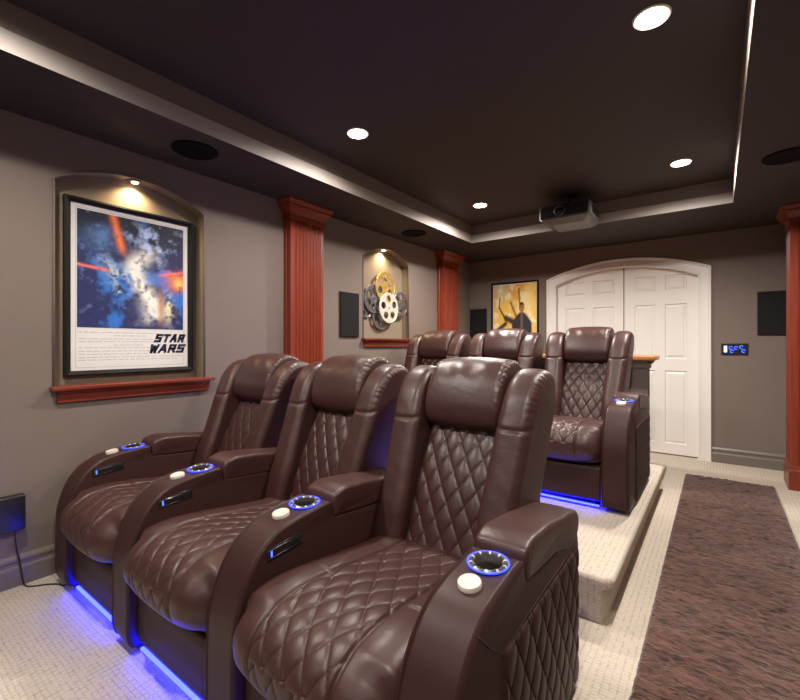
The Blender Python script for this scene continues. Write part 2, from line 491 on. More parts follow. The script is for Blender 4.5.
# carpeted platform for the back row
PX = -.352
def build_platform():
    r = .022
    bm = NB()
    x0, x1, y0, y1 = WL + .021, PX, 1.985, 4.12
    # rounded nose along front and right
    prof = [(.036, 0), (.036, PLAT - .060), (.022, PLAT - .054), (.004, PLAT - .046), (0, PLAT - .036)] + [(0, PLAT - r)] + [(r - r * math.cos(a), PLAT - r + r * math.sin(a)) for a in np.linspace(0, math.pi / 2, 7)[1:]]
    def pt(xa, ya, sx, sy, d, z): return (xa + sx * d, ya + sy * d, z)
    A = [[(x0, y0 + d * (1 if z > PLAT - .04 else .12), z) for d, z in prof], ]
    corner = []
    R = .05
    for a in np.linspace(0, math.pi / 2, 7):
        cx_, cy_ = x1 - R, y0 + R
        corner.append([(cx_ + (R - d) * math.sin(a), cy_ - (R - d * (1 if z > PLAT - .04 else .12 + .88 * math.sin(a))) * math.cos(a), z) for d, z in prof])
    A += corner
    A.append([(x1 - d, y1, z) for d, z in prof])
    vs = grid(bm, np.array(A))
    top = [r_[-1] for r_ in vs]
    bl = bm.verts.new((x0, y1, PLAT)); bm.faces.new(top + [bl])
    b0 = bm.verts.new((x0, y1, 0))
    bm.faces.new([r_ for r_ in vs[-1]] + [bl, b0]); bm.faces.new([b0, bl] + list(reversed(vs[0])))
    o = obj('seating_platform', bm, 'carpet', None, True, 40)
    tag(o, 'cream carpeted platform step under the back row of recliners', 'platform')
    bm = NB(); box(bm, WL + .021, -.39, 4.125, 4.78, .002, .06, .012)
    o = obj('rear_step', bm, 'carpet'); tag(o, 'low cream carpeted step behind the bar counter near the white doors', 'step')
build_platform()

# ------------------------------------------------------------------ pilasters
def pilaster(x, y0, y1, depth, sgn, label, z0=0.0, base_h=.20):
    """x: wall plane, sgn +1 sticks out to +x"""
    t = thing('fluted_pilaster', label, 'pilaster', (x, (y0 + y1) / 2, z0), 'cherry wood pilasters')
    hw = (y1 - y0) / 2; d = depth
    H = HS - z0
    # shaft cross-section with flutes on the front
    pts = [(0.001, -hw), (d * .35, -hw), (d * .40, -hw + .004), (d * .60, -hw + .004), (d * .65, -hw), (d, -hw)]
    nf = 8; m = .028; fw = (2 * hw - 2 * m) / nf
    for k in range(nf):
        c = -hw + m + fw * (k + .5); r = fw * .40
        pts += [(d - .013 * math.sin(a), c - r * math.cos(a)) for a in np.linspace(0, math.pi, 7)]
    pts += [(d, hw), (0.001, hw)]
    bm = NB(); extrude_poly(bm, pts, lambda a, b: (sgn * a, b, base_h), lambda a, b: (sgn * a, b, H - .10))
    obj('shaft', bm, 'cherry', t)
    def wrap(prof, nm):
        rows = []
        for o_, z in prof:
            rows.append([(sgn * .001, -hw - o_, z), (sgn * (d + o_), -hw - o_, z), (sgn * (d + o_), hw + o_, z), (sgn * .001, hw + o_, z)])
        bm = NB(); vs = grid(bm, np.array(rows)); bm.faces.new(vs[0]); bm.faces.new(vs[-1][::-1])
        obj(nm, bm, 'cherry', t)
    wrap([(.0, H - .15), (.010, H - .148), (.012, H - .125), (.006, H - .12), (.008, H - .105), (.020, H - .085), (.038, H - .062),
          (.046, H - .050), (.046, H - .038), (.060, H - .020), (.066, H - .012), (.066, H - .001)], 'capital')
    wrap([(.014, .002), (.014, base_h - .04), (.008, base_h - .03), (.004, base_h - .004), (.0, base_h)], 'plinth')
pilaster(WL, 2.212, 2.562, .090, 1, 'fluted cherry wood pilaster on the left wall between the large poster and the film reels', PLAT + .001)
pilaster(WL, 4.56, 4.95, .090, 1, 'fluted cherry wood pilaster on the left wall near the back corner', .0615)
pilaster(WR, 4.762, 5.07, .135, -1, 'fluted cherry wood pilaster on the right wall beside the dark rug')

# ------------------------------------------------------------------ niche shelves
def shelf(y0, y1, z, label):
    t = thing('niche_shelf', label, 'shelf', (WL, (y0 + y1) / 2, z), 'cherry shelves under the wall niches')
    hw = (y1 - y0) / 2
    bm = NB(); box(bm, -.06, .055, -hw, hw, -.022, 0, .004); obj('ledge', bm, 'cherry_y', t, True, 35)
    bm = NB(); pts = [(.001, -.022), (.040, -.022), (.034, -.036), (.022, -.046), (.022, -.085), (.001, -.088)]
    k = hw - .03
    extrude_poly(bm, pts, lambda a, b: (a, -k, b), lambda a, b: (a, k, b)); obj('apron', bm, 'cherry_y', t)
shelf(.708, 1.600, .978, 'cherry wood shelf below the large framed poster')
shelf(3.150, 4.010, 1.262, 'cherry wood shelf below the film reel sculpture')

# ------------------------------------------------------------------ posters
def art_plane(a0, a1, z0, z1, f, colour, parent, step=.004, name='print'):
    na, nz = int((a1 - a0) / step) + 1, int((z1 - z0) / step) + 1
    A = np.linspace(a0, a1, na); Z = np.linspace(z0, z1, nz)
    P_ = np.array([[f(a, z) for z in Z] for a in A])
    bm = NB(); grid(bm, P_)
    bm.verts.ensure_lookup_table()
    cols = colour((A - a0) / (a1 - a0), (Z - z0) / (z1 - z0))
    o = obj(name, bm, 'art', parent)
    at = o.data.color_attributes.new('Col', 'FLOAT_COLOR', 'POINT')
    c4 = np.ones((na * nz, 4), np.float32); c4[:, :3] = cols.reshape(-1, 3)
    at.data.foreach_set('color', c4.ravel())
    return o

def fbm(u, v, s, seed, octv=4):
    out = np.zeros((len(u), len(v)))
    for i, a in enumerate(u):
        for j, b in enumerate(v):
            out[i, j] = noise.fractal(Vector((a * s, b * s * 1.1, seed)), .8, 2.1, octv)
    return out

def lin(c): return np.array([((x / 255) / 12.92 if x / 255 < .04045 else ((x / 255 + .055) / 1.055) ** 2.4) for x in c])

def cosmic(u, v):
    U, V = np.meshgrid(u, v, indexing='ij')
    n1 = fbm(u, v, 3.2, 1.3); n2 = fbm(u, v, 6.5, 7.7); n3 = fbm(u, v, 14, 3.1, 3)
    c = np.zeros(U.shape + (3,)) + lin((22, 34, 92))
    def blend(cc, k):
        k = np.clip(k, 0, 1)[..., None]; return c * (1 - k) + lin(cc) * k
    c = blend((14, 14, 34), ss(.55, .95, V) * .9 + ss(0, .5, n1) * .3)
    c = blend((40, 110, 200), ss(.05, .55, n1 + .25 - np.abs(V - .45)))
    c = blend((170, 195, 240), ss(-.1, .6, n2) * ss(.9, .2, np.abs(U - .7) * 2 + np.abs(V - .85) * 2.2))
    g = np.exp(-(((U - .19) / .16) ** 2 + ((V - .78) / .12) ** 2) ** 1.5); c = blend((92, 130, 190), g * (.62 + .5 * n2))
    st = np.exp(-((U - .30 - .28 * (1 - V)) / .035) ** 2) * ss(.62, .75, V); c = blend((240, 120, 50), st)
    c = blend((235, 110, 30), np.exp(-(((U - .93) / .12) ** 2 + ((V - .46 - .1 * n1) / .09) ** 2)) * 1.2)
    c = blend((255, 205, 110), np.exp(-(((U - .95) / .05) ** 2 + ((V - .46) / .05) ** 2)))
    # drifting pale clouds and ribbons, no figures
    w1 = np.exp(-((U - .60 - .10 * np.sin(V * 9)) / (.10 + .03 * n2)) ** 2) * ss(.0, .15, V) * ss(.82, .6, V)
    c = blend((240, 236, 228), w1 * ss(-.6, .1, n2 + .25) * 1.15)
    w2 = np.exp(-((U - .30 + .08 * np.sin(V * 12)) / .09) ** 2) * ss(.22, .35, V) * ss(.72, .5, V)
    c = blend((170, 190, 205), w2 * ss(-.15, .3, n2 + .05)); c = blend((30, 30, 44), w2 * ss(.05, .3, n3))
    c = blend((250, 240, 190), np.exp(-(((U - .84) / .05) ** 2 + ((V - .2) / .13) ** 2)) * ss(-.2, .2, n3 + .1) * .9)
    c = blend((190, 120, 50), np.exp(-(((U - .76) / .035) ** 2 + ((V - .2) / .14) ** 2)) * .8)
    for (u0, v0, sl) in ((.12, .52, -.10), (.90, .55, .22)):
        k = np.exp(-((V - v0 - sl * (U - u0)) / .012) ** 2) * ss(.2, .1, np.abs(U - u0)); c = blend((250, 120, 110), k)
    c = blend((16, 18, 40), ss(.30, .75, -n3) * .55)
    c = blend((120, 140, 200), ss(.35, .8, n3) * .35)
    return np.clip(c, 0, 1)

def golden(u, v):
    U, V = np.meshgrid(u, v, indexing='ij')
    n1 = fbm(u, v, 2.6, 11.3); n2 = fbm(u, v, 6, 4.7)
    c = np.zeros(U.shape + (3,)) + lin((244, 196, 84))
    def blend(cc, k):
        k = np.clip(k, 0, 1)[..., None]; return c * (1 - k) + lin(cc) * k
    c = blend((252, 226, 150), np.exp(-(((U - .72) / .25) ** 2 + ((V - .72) / .3) ** 2)))
    c = blend((206, 200, 178), ss(.7, 1.0, V + (.3 - U) * .6) * .8)
    c = blend((228, 150, 40), ss(.0, .6, n1) * .7); c = blend((252, 238, 190), ss(.1, .5, n2) * .8)
    c = blend((170, 90, 20), ss(.3, .0, V) * .5)
    line = lambda u0, v0, u1, v1, w_: np.exp(-((np.hypot(U - u0 - (u1 - u0) * np.clip(((U - u0) * (u1 - u0) + (V - v0) * (v1 - v0)) / ((u1 - u0) ** 2 + (v1 - v0) ** 2), 0, 1), V - v0 - (v1 - v0) * np.clip(((U - u0) * (u1 - u0) + (V - v0) * (v1 - v0)) / ((u1 - u0) ** 2 + (v1 - v0) ** 2), 0, 1))) / w_) ** 4)
    for L_ in ((.16, .80, .14, .66, .014), (.14, .66, .30, .48, .018), (.42, .72, .56, .50, .022), (.60, .92, .64, .62, .022), (.02, .28, .30, .42, .035), (.30, .50, .56, .42, .05)):
        c = blend((58, 42, 30) if L_[4] > .03 or L_[0] < .2 else (140, 92, 44), line(*L_))
    # a standing man in a dark jacket
    V = V - .07; U = U + .01
    body = ss(-.09, -.07, V) * ss(.54, .50, V + .9 * np.abs(U - .68) ** 1.6 * 2) * ss(.235, .215, np.abs(U - .68))
    c = blend((46, 42, 48), body)
    c = blend((120, 92, 80), body * ss(.03, .015, np.abs(U - .68)) * ss(.2, .3, V))
    head = ss(1.1, .9, ((U - .68) / .062) ** 2 + ((V - .585) / .072) ** 2); c = blend((176, 112, 78), head)
    c = blend((40, 26, 20), head * ss(.60, .63, V + .0 * n2))
    c = blend((92, 56, 38), head * np.exp(-((V - .59) / .008) ** 2) * .6)
    neck = ss(.03, .02, np.abs(U - .68)) * ss(.52, .48, np.abs(V - .0)) * 0
    return np.clip(c, 0, 1)

def framed(name, label, org, ax, up, nrm, W_, H_, fw=.03, fd=.03):
    """frame lying in the plane org + a*ax + b*up, sticking out along nrm"""
    t = thing(name, label, 'poster', (0, 0, 0))
    t.matrix_world = Matrix((( ax[0], nrm[0], up[0], org[0]), (ax[1], nrm[1], up[1], org[1]), (ax[2], nrm[2], up[2], org[2]), (0, 0, 0, 1)))
    # local: x along width, y out of the wall, z up, origin at bottom left
    bm = NB()
    ring = [(0, 0), (W_, 0), (W_, H_), (0, H_)]
    prof = [(0, 0), (0, fd), (fw * .35, fd + .003), (fw, fd - .008), (fw, 0)]
    rows = []
    for (x, z), (sx, sz) in zip(ring, ((1, 1), (-1, 1), (-1, -1), (1, -1))):
        rows.append([(x + sx * d, h, z + sz * d) for d, h in prof])
    grid(bm, np.array(rows), close_u=True, close_v=True)
    obj('frame', bm, 'frame', t)
    bm = NB(); box(bm, fw * .7, W_ - fw * .7, .002, .012, fw * .7, H_ - fw * .7); pp = obj('paper', bm, 'paper', t)
    return t, pp

t, pp = framed('framed_poster', 'large framed blue poster with white lower band in the arched niche', (WL - ND + .002, .790, 1.022), (0, 1, 0), (0, 0, 1), (1, 0, 0), .718, 1.005)
art_plane(.062, .656, .275, .945, lambda a, z: (a, .0132, z), cosmic, t)
bm = NB()
for (x0, x1, z0, z1) in ((.055, .663, .045, .0475), (.055, .663, .9515, .954), (.055, .0575, .045, .954), (.6605, .663, .045, .954)):
    box(bm, x0, x1, .0122, .0128, z0, z1)
obj('border_rule', bm, 'greyink', pp)
def credits(u, v):
    U, V = np.meshgrid(u, v, indexing='ij'); c = np.zeros(U.shape + (3,)) + lin((222, 219, 217)); rr = random.Random(3)
    for k, z in enumerate((.93, .84, .74, .66, .56, .48, .38, .29, .21, .13)):
        
        x, xe = (.0, .70) if k < 8 else (.0, .95)
        if k in (1, 4): x, xe = .30, .58
        while x < xe:
            l = rr.uniform(.02, .07); m_ = (U > x) & (U < x + l) & (np.abs(V - z) < .012); c[m_] = lin((176, 176, 184)); x += l + rr.uniform(.006, .016)
    return c
art_plane(.068, .650, .062, .262, lambda a, z: (a, .0124, z), credits, t, .0022, 'credits_block')

STROKES = {'S': [[(1, 1), (.08, 1), (.08, .52), (.92, .52), (.92, 0), (0, 0)]], 'T': [[(0, 1), (1, 1)], [(.5, 1), (.5, 0)]],
           'A': [[(.02, 0), (.42, 1), (.58, 1), (.98, 0)], [(.2, .32), (.8, .32)]],
           'R': [[(.08, 0), (.08, 1), (.92, 1), (.92, .5), (.08, .5)], [(.55, .5), (.95, 0)]],
           'W': [[(0, 1), (.22, 0), (.5, .8), (.78, 0), (1, 1)]]}
def block_word(word, x, z, wd, ht, gap, th, shear):
    """heavy slanted block lettering made of flat strokes with mitred ends"""
    bm = NB()
    for k, ch in enumerate(word):
        for line in STROKES[ch]:
            P = [np.array((x + k * (wd + gap) + a * wd, z + b * ht)) for a, b in line]
            for a, b in zip(P, P[1:]):
                d = (b - a) / np.linalg.norm(b - a); n_ = np.array((-d[1], d[0])) * th / 2; e = d * th / 2
                extrude_poly(bm, [tuple(q) for q in (a - e - n_, b + e - n_, b + e + n_, a - e + n_)],
                             lambda p, q: (p + shear * (q - z), .0128, q), lambda p, q: (p + shear * (q - z), .0134, q))
    return bm
obj('title_line', block_word('STAR', .478, .198, .030, .040, .018, .0155, .35), 'ink', pp)
obj('title_line', block_word('WARS', .446, .130, .038, .042, .018, .0155, .35), 'ink', pp)

t, pp = framed('framed_poster', 'framed golden poster of a man in a dark jacket on the back wall', (-2.471, YB - .002, 1.07), (1, 0, 0), (0, 0, 1), (0, -1, 0), .643, .953, .022, .025)
art_plane(.028, .615, .03, .925, lambda a, z: (a, .0132, z), golden, t, .007)
bm = NB(); rr = random.Random(8)
x = .15
while x < .46:
    l = rr.uniform(.018, .03); box(bm, x, x + l, .0135, .0142, .285, .312); x += l + .008
box(bm, .12, .50, .0135, .0142, .235, .26)
obj('title_bar', bm, 'paper', pp)

# ------------------------------------------------------------------ film reel sculpture
def reel_bm(r, holes, hr, hc, thick):
    bm = NB()
    def circ(cx, cz, rad, n, y): return [bm.verts.new((cx + rad * math.cos(2 * math.pi * k / n), y, cz + rad * math.sin(2 * math.pi * k / n))) for k in range(n)]
    spec = [(0, 0, r, 40)] + [(hc * math.cos(2 * math.pi * k / holes + .4), hc * math.sin(2 * math.pi * k / holes + .4), hr, 18) for k in range(holes)] + [(0, 0, r * .07, 12)]
    for y in (0, thick):
        es = []; 
        loops = [circ(cx, cz, rad, n, y) for cx, cz, rad, n in spec]
        for L_ in loops: es += [bm.edges.new((L_[i], L_[(i + 1) % len(L_)])) for i in range(len(L_))]
        bmesh.ops.triangle_fill(bm, use_beauty=True, use_dissolve=False, edges=es)
        if y == 0: first = loops
    for A, B in zip(first, loops):
        for i in range(len(A)): bm.faces.new((A[i], A[(i + 1) % len(A)], B[(i + 1) % len(A)], B[i]))
    # raised rim and hub
    for rad, rr_ in ((r, .006), (r * .22, .004)):
        tube(bm, [(rad * math.cos(a), thick / 2, rad * math.sin(a)) for a in np.linspace(0, 2 * math.pi, 40, endpoint=False)], rr_, 6, closed=True)
    return bm
rs = thing('film_reel_sculpture', 'cluster of gold, pale and dark metal film reels hung in the small arched niche', 'wall art', (WL - ND, 3.56, 1.65))
def reel(y, z, out, r, material, holes, label):
    bm = reel_bm(r, holes, r * .24, r * .60, .006)
    bmesh.ops.transform(bm, matrix=Matrix(((0, 1, 0, out), (1, 0, 0, y - 3.56), (0, 0, 1, z - 1.65), (0, 0, 0, 1))), verts=bm.verts)
    o = obj('reel', bm, material, rs); o['label'] = label
reel(3.575, 1.812, .055, .160, 'gold', 6, 'gold film reel at the top')
reel(3.605, 1.590, .080, .158, 'silver', 5, 'pale film reel in the middle')
reel(3.400, 1.670, .040, .145, 'pewter', 6, 'dark film reel on the left')
reel(3.835, 1.650, .062, .128, 'pewter', 6, 'dark film reel on the right')
reel(3.300, 1.570, .020, .095, 'pewter', 5, 'small dark film reel at the far left')
reel(3.530, 1.500, .030, .140, 'pewter', 6, 'dark film reel at the bottom')
bm = NB(); box(bm, .001, .085, -.03, .03, -.05, .0); tube(bm, [(.03, -.15, -.02), (.03, .17, -.02)], .004); tube(bm, [(.03, -.02, .14), (.03, -.05, -.14)], .004)
obj('mount', bm, 'pewter', rs)

# ------------------------------------------------------------------ lights in the room
def downlight(x, y, label, power=1.0):
    t = thing('recessed_downlight', label, 'ceiling light', (x, y, HC), 'recessed downlights in the ceiling tray')
    bm = NB(); lathe(bm, [(.060, -.001), (.062, -.006), (.067, -.007), (.070, -.004), (.071, -.001)], 40); 
    obj('trim_ring', bm, 'cream', t, True, 40)
    bm = NB(); lathe(bm, [(.0595, -.0055), (.0595, -.0085), (.035, -.011)], 40); obj('lens', bm, 'can', t, True, 40)
    l = bpy.data.lights.new('downlight_beam', 'SPOT'); l.shadow_soft_size = .045; l.energy = DOWNLIGHT_W * power; l.color = (1.0, .92, .835); l.spot_size = math.radians(168); l.spot_blend = .74
    lo = bpy.data.objects.new('downlight_beam', l); COL.objects.link(lo); lo.parent = t; lo.location = (0, 0, -.014)
LX = (-1.84, -.218)
for x, y, lb in ((LX[0], 3.78, 'small glowing downlight at the far left of the ceiling tray'),
                 (LX[1], 3.78, 'glowing downlight at the far right of the ceiling tray, right of the projector'),
                 (LX[0], 2.03, 'left glowing downlight of the ceiling tray, above the fluted pilaster'),
                 (LX[1], 2.03, 'nearest and largest glowing downlight at the top right of the ceiling tray'),
                 (LX[0], .28, 'downlight overhead at the left, outside the top of the photo'),
                 (LX[1], .28, 'downlight overhead at the right, outside the top of the photo'),
                 (LX[0], -1.47, 'downlight behind the camera on the left'),
                 (LX[1], -1.47, 'downlight behind the camera on the right')):
    downlight(x, y, lb, 1.8 if y > 3 else (.45 if y < 0 else 1.0))

def niche_light(y, z, label, dx=-.05):
    t = thing('niche_puck_light', label, 'accent light', (WL + dx, y, z), 'puck lights at the top of the wall niches')
    bm = NB(); lathe(bm, [(.022, 0), (.030, -.004), (.030, -.008), (.020, -.010)], 24); obj('housing', bm, 'steel', t, True, 40)
    bm = NB(); lathe(bm, [(.018, -.0105), (.014, -.014)], 24); obj('lens', bm, 'puck', t, True, 40)
    l = bpy.data.lights.new('niche_beam', 'SPOT'); l.energy = NICHE_W * 6; l.color = (1.0, .74, .42); l.spot_size = math.radians(150); l.spot_blend = .8; l.shadow_soft_size = .02
    lo = bpy.data.objects.new('niche_beam', l); COL.objects.link(lo); lo.parent = t; lo.location = (0, 0, -.02)
niche_light(1.138, 2.197, 'small bright puck light at the top of the arch above the large poster')
niche_light(3.562, 2.210, 'small bright puck light at the top of the arch above the film reels')

# ------------------------------------------------------------------ speakers, control, projector
def ceil_speaker(x, y, label):
    bm = NB(); lathe(bm, [(.125, 0), (.126, -.006), (.118, -.010), (.112, -.007), (.02, -.0085)], 48)
    o = obj('ceiling_speaker', bm, 'ceil_grille', None, True, 40); o.location = (x, y, HS)
    tag(o, label, 'speaker', 'round dark speakers in the lowered ceiling border')
ceil_speaker(-2.482, 1.313, 'round dark ceiling speaker above the large poster')
ceil_speaker(-2.516, 3.636, 'round dark ceiling speaker above the film reels')
ceil_speaker(.345, 3.50, 'round dark ceiling speaker at the upper right by the photo edge')

def wall_speaker(label, loc, rz, w_=.255, h_=.42):
    t = thing('wall_speaker', label, 'speaker', loc, 'flat dark wall speakers')
    t.rotation_euler = (0, 0, rz)
    bm = NB(); box(bm, -w_ / 2, w_ / 2, -.018, -.001, -h_ / 2, h_ / 2, .003); obj('bezel', bm, 'black', t)
    bm = NB(); box(bm, -w_ / 2 + .005, w_ / 2 - .005, -.0225, -.0185, -h_ / 2 + .005, h_ / 2 - .005, .002); obj('grille', bm, 'grille', t)
wall_speaker('flat black wall speaker on the left wall beside the film reels', (WL, 2.972, 1.482), math.pi / 2)
wall_speaker('flat black wall speaker on the back wall left of the golden poster', (-2.670, YB, 1.482), 0)
wall_speaker('flat black wall speaker on the back wall beside the right pilaster', (.437, YB, 1.502), 0)

t = thing('control_panel', 'black wall control panel with glowing blue symbols right of the white doors', 'control panel', (.136, YB, 1.153))
bm = NB(); box(bm, -.108, .108, -.012, -.001, -.058, .058, .003); obj('plate', bm, 'black', t)
bm = NB(); box(bm, -.085, -.060, -.0145, -.0125, -.032, .032, .001); obj('indicator', bm, 'bluekey_pale', t)
for k, (x, z) in enumerate(((-.030, .012), (.012, .012), (.052, .020), (.070, -.020), (-.020, -.022))):
    bm = NB(); tube(bm, [(x + .014 * math.cos(a), -.0135, z + .014 * math.sin(a)) for a in np.linspace(.3, 5.2, 14)], .0028, 6)
    obj('key_symbol', bm, 'bluekey', t)

def projector():
    t = thing('ceiling_projector', 'black and grey projector hanging from the ceiling tray in front of the back soffit', 'projector', (-1.08, 3.86, 2.31))
    hw, D_, H_ = .215, .42, .122
    bm = NB()
    pts = [(-hw, .0), (-hw + .03, -.012), (hw - .05, -.012), (hw, .0), (hw, D_ - .03), (hw - .04, D_), (-hw + .04, D_), (-hw, D_ - .03)]
    extrude_poly(bm, pts, lambda a, b: (a, b, 0), lambda a, b: (a, b, H_))
    bmesh.ops.bevel(bm, geom=bm.edges[:], offset=.008, segments=2, affect='EDGES')
    obj('case', bm, 'grey_case', t, True, 35)
    bm = NB(); A_ = [[(-hw + .02, .02, -.001), (hw - .02, .02, -.001), (hw - .02, D_ - .02, -.001), (-hw + .02, D_ - .02, -.001)], [(-hw + .08, .10, -.030), (hw - .07, .10, -.030), (hw - .07, D_ - .06, -.034), (-hw + .08, D_ - .06, -.034)]]
    vs = grid(bm, np.array(A_), close_v=True); bm.faces.new(vs[0]); bm.faces.new(vs[1][::-1]); obj('belly', bm, 'grey_case', t)
    bm = NB(); box(bm, -hw + .012, hw - .012, -.0165, -.008, .010, H_ - .008, .003); obj('front_panel', bm, 'black', t)
    L_ = Matrix.Translation((-.03, -.016, H_ / 2)) @ Matrix.Rotation(math.pi / 2, 4, 'X')
    bm = NB(); lathe(bm, [(.048, .0), (.048, .016), (.040, .020), (.036, .010), (.030, .006)], 32, L_); lo = obj('lens_barrel', bm, 'darksteel', t, True, 35)
    bm = NB(); lathe(bm, [(.031, .0075), (.022, .012), (.008, .0145)], 32, L_); obj('lens', bm, 'lens', lo, True)
    bm = NB()
    for k in range(7): box(bm, hw + .0005, hw + .003, .08 + k * .036, .10 + k * .036, .03, H_ - .03)
    obj('side_vent', bm, 'black', t)
    bm = NB(); lathe(bm, [(.022, 0), (.022, HC - 2.31 - H_ - .012)], 20, Matrix.Translation((0, .21, H_))); mo = obj('mount_pole', bm, 'black', t, True, 40)
    bm = NB(); box(bm, -.08, .08, .13, .29, H_ + .0005, H_ + .012, .002)
    for sx in (-1, 1):
        for sy in (-1, 1): box(bm, sx * .10 - .012 if sx > 0 else sx * .10 - .012, sx * .10 + .012, .21 + sy * .10 - .012, .21 + sy * .10 + .012, H_ + .0005, H_ + .020)
    obj('mount_bracket', bm, 'black', t)
    bm = NB(); lathe(bm, [(.055, HC - 2.31 - .012), (.07, HC - 2.31 - .0005)], 24, Matrix.Translation((0, .21, 0))); obj('ceiling_plate', bm, 'black', t, True, 40)
projector()

# ------------------------------------------------------------------ bar counter behind the back row
t = thing('bar_counter', 'grey bar half wall with amber wood top behind the back row', 'counter', (-1.63, 4.125, 0))
bm = NB(); box(bm, WL + .022 + 1.63, -.470 + 1.63, .006, .12, 0.062, 1.06); obj('panel', bm, 'wall', t)
bm = NB(); box(bm, WL + .004 + 1.63, -.415 + 1.63, -.05, .32, 1.065, 1.103, .008, 3); obj('counter_top', bm, 'oak', t, True, 35)
bm = NB(); pts = [(0, 1.0), (.010, 1.0), (.014, 1.03), (.035, 1.050), (.038, 1.0645), (0, 1.0645)]
extrude_poly(bm, pts, lambda a, b: (WL + .022 + 1.63, .0055 - a, b), lambda a, b: (-.470 + a * 0 + 1.63, .0055 - a, b))
obj('moulding', bm, 'wall', t)
bm = NB(); extrude_poly(bm, pts, lambda a, b: (-.4695 + a + 1.63, .0, b), lambda a, b: (-.4695 + a + 1.63, .12, b)); obj('moulding', bm, 'wall', t)

# ------------------------------------------------------------------ rug
def build_rug():
    x0, x1, y0, y1 = -.238, .384, -1.2, 4.698
    ds = .011
    xs = np.arange(x0, x1 + 1e-6, (x1 - x0) / round((x1 - x0) / ds)); ys = np.arange(y0, y1 + 1e-6, (y1 - y0) / round((y1 - y0) / ds))
    bm = NB()
    Z = np.zeros((len(xs), len(ys)))
    for i, x in enumerate(xs):
        for j, y in enumerate(ys):
            q = noise.noise(Vector((x * 3, y * 3, 0))) * 1.5
            Z[i, j] = .024 + .008 * noise.noise(Vector((x * 24 + q, y * 75 + q, 1))) + .004 * noise.noise(Vector((x * 60, y * 60, 5)))
    Z[0, :] = Z[-1, :] = .008; Z[:, 0] = Z[:, -1] = .008
    X, Y = np.meshgrid(xs, ys, indexing='ij')
    wob = np.zeros_like(X)
    for j, y in enumerate(ys): wob[:, j] = .003 * noise.noise(Vector((y * 30, 2, 0)))
    X = X + wob
    vs = grid(bm, np.stack([X, Y, Z], 2))
    bd = [r[0] for r in vs] + vs[-1][1:] + [r[-1] for r in vs[::-1]][1:] + vs[0][::-1][1:-1]
    lo = [bm.verts.new((v.co.x, v.co.y, .001)) for v in bd]
    n = len(bd)
    for i in range(n): bm.faces.new((bd[i], bd[(i + 1) % n], lo[(i + 1) % n], lo[i]))
    bm.faces.new(lo)
    o = obj('runner_rug', bm, 'rug', None, True)
    tag(o, 'long chocolate brown shag runner rug on the cream carpet', 'rug')
build_rug()

# ------------------------------------------------------------------ power adapter and cord
t = thing('power_adapter', 'black power adapter plugged into the left wall outlet', 'power adapter', (WL, .545, .37))
bm = NB(); box(bm, .001, .050, -.058, .058, -.085, .088, .008, 3); obj('body', bm, 'black', t, True, 40)
bm = NB()
cord = [(.03, .020, -.083), (.030, .022, -.13), (.026, .030, -.19), (.030, .040, -.26), (.040, .048, -.33), (.06, .055, -.362), (.09, .08, -.366), (.12, .12, -.366), (.16, .155, -.366), (.195, .165, -.366), (.21, .175, -.364)]
def cr(pts, k=6):
    P = [Vector(p) for p in pts]; o = []
    for i in range(len(P) - 1):
        a, b, c, d = P[max(i - 1, 0)], P[i], P[i + 1], P[min(i + 2, len(P) - 1)]
        for q in range(k):
            s_ = q / k; o.append(.5 * ((2 * b) + (c - a) * s_ + (2 * a - 5 * b + 4 * c - d) * s_ ** 2 + (3 * b - a - 3 * c + d) * s_ ** 3))
    return o + [P[-1]]
tube(bm, cr(cord), .0035, 8); obj('cord', bm, 'black', t, True)

# ------------------------------------------------------------------ recliners
CACHE = {}
def part(name, key, build, material, parent, loc=(0, 0, 0), rot=(0, 0, 0), angle=None, label=None):
    if key not in CACHE:
        o = obj(name, build(), material, parent, True, angle); CACHE[key] = o.data
    else:
        o = link_mesh(name, CACHE[key], None, parent)
    o.location = loc; o.rotation_euler = rot
    if label: o['label'] = label
    return o

def pucker(x_edge, amp, period, reach):
    """gathers running in from a seam"""
    def f(X, S_, Y, Z):
        nz = np.zeros_like(X)
        ph = np.sin(S_ * 37.0) * 1.3 + np.sin(S_ * 91) * .8
        return amp * np.sin(S_ * 2 * math.pi / period + ph) * np.exp(-((X - x_edge) / reach) ** 2)
    return f

def seat_bm():
    loop = [(-.085, .40), (-.055, .452), (.0, .487), (.08, .503), (.20, .498), (.35, .478), (.5, .458), (.64, .435), (.68, .38), (.64, .30), (.35, .282), (.06, .272), (.0, .268), (-.045, .285), (-.08, .335)]
    PW = .142
    def disp(X, S_, Y, Z):
        ax = np.abs(X)
        front = ss(.02, -.03, Y)
        pw = PW + .03 * ss(.0, -.08, Y) * 0
        top = np.maximum(ss(.40, .45, Z), front * ss(.305, .36, Z)) * ss(.66, .62, Y)
        q = quilt(X, S_, .076, .130, .0095) * ss(pw, pw - .008, ax) * top
        seam = -.011 * np.exp(-((ax - pw) / .0065) ** 2) * top
        bol = .008 * np.exp(-((ax - (pw + .055)) / .045) ** 2) * top
        cross = -.007 * np.exp(-((Y - .21) / .005) ** 2) * ss(pw, pw + .01, ax) * ss(.4, .44, Z)
        side = -.040 * front * (ax / .277) ** 4
        wr = .0025 * np.sin(S_ * 150 + np.sin(X * 60) * 2) * np.exp(-((ax - .25) / .03) ** 2) * front
        return q + seam + bol + cross + side
    return cushion(loop, -.276, .276, .042, .034, ds=.0038, dx=.0038, crown=.010, disp=disp)

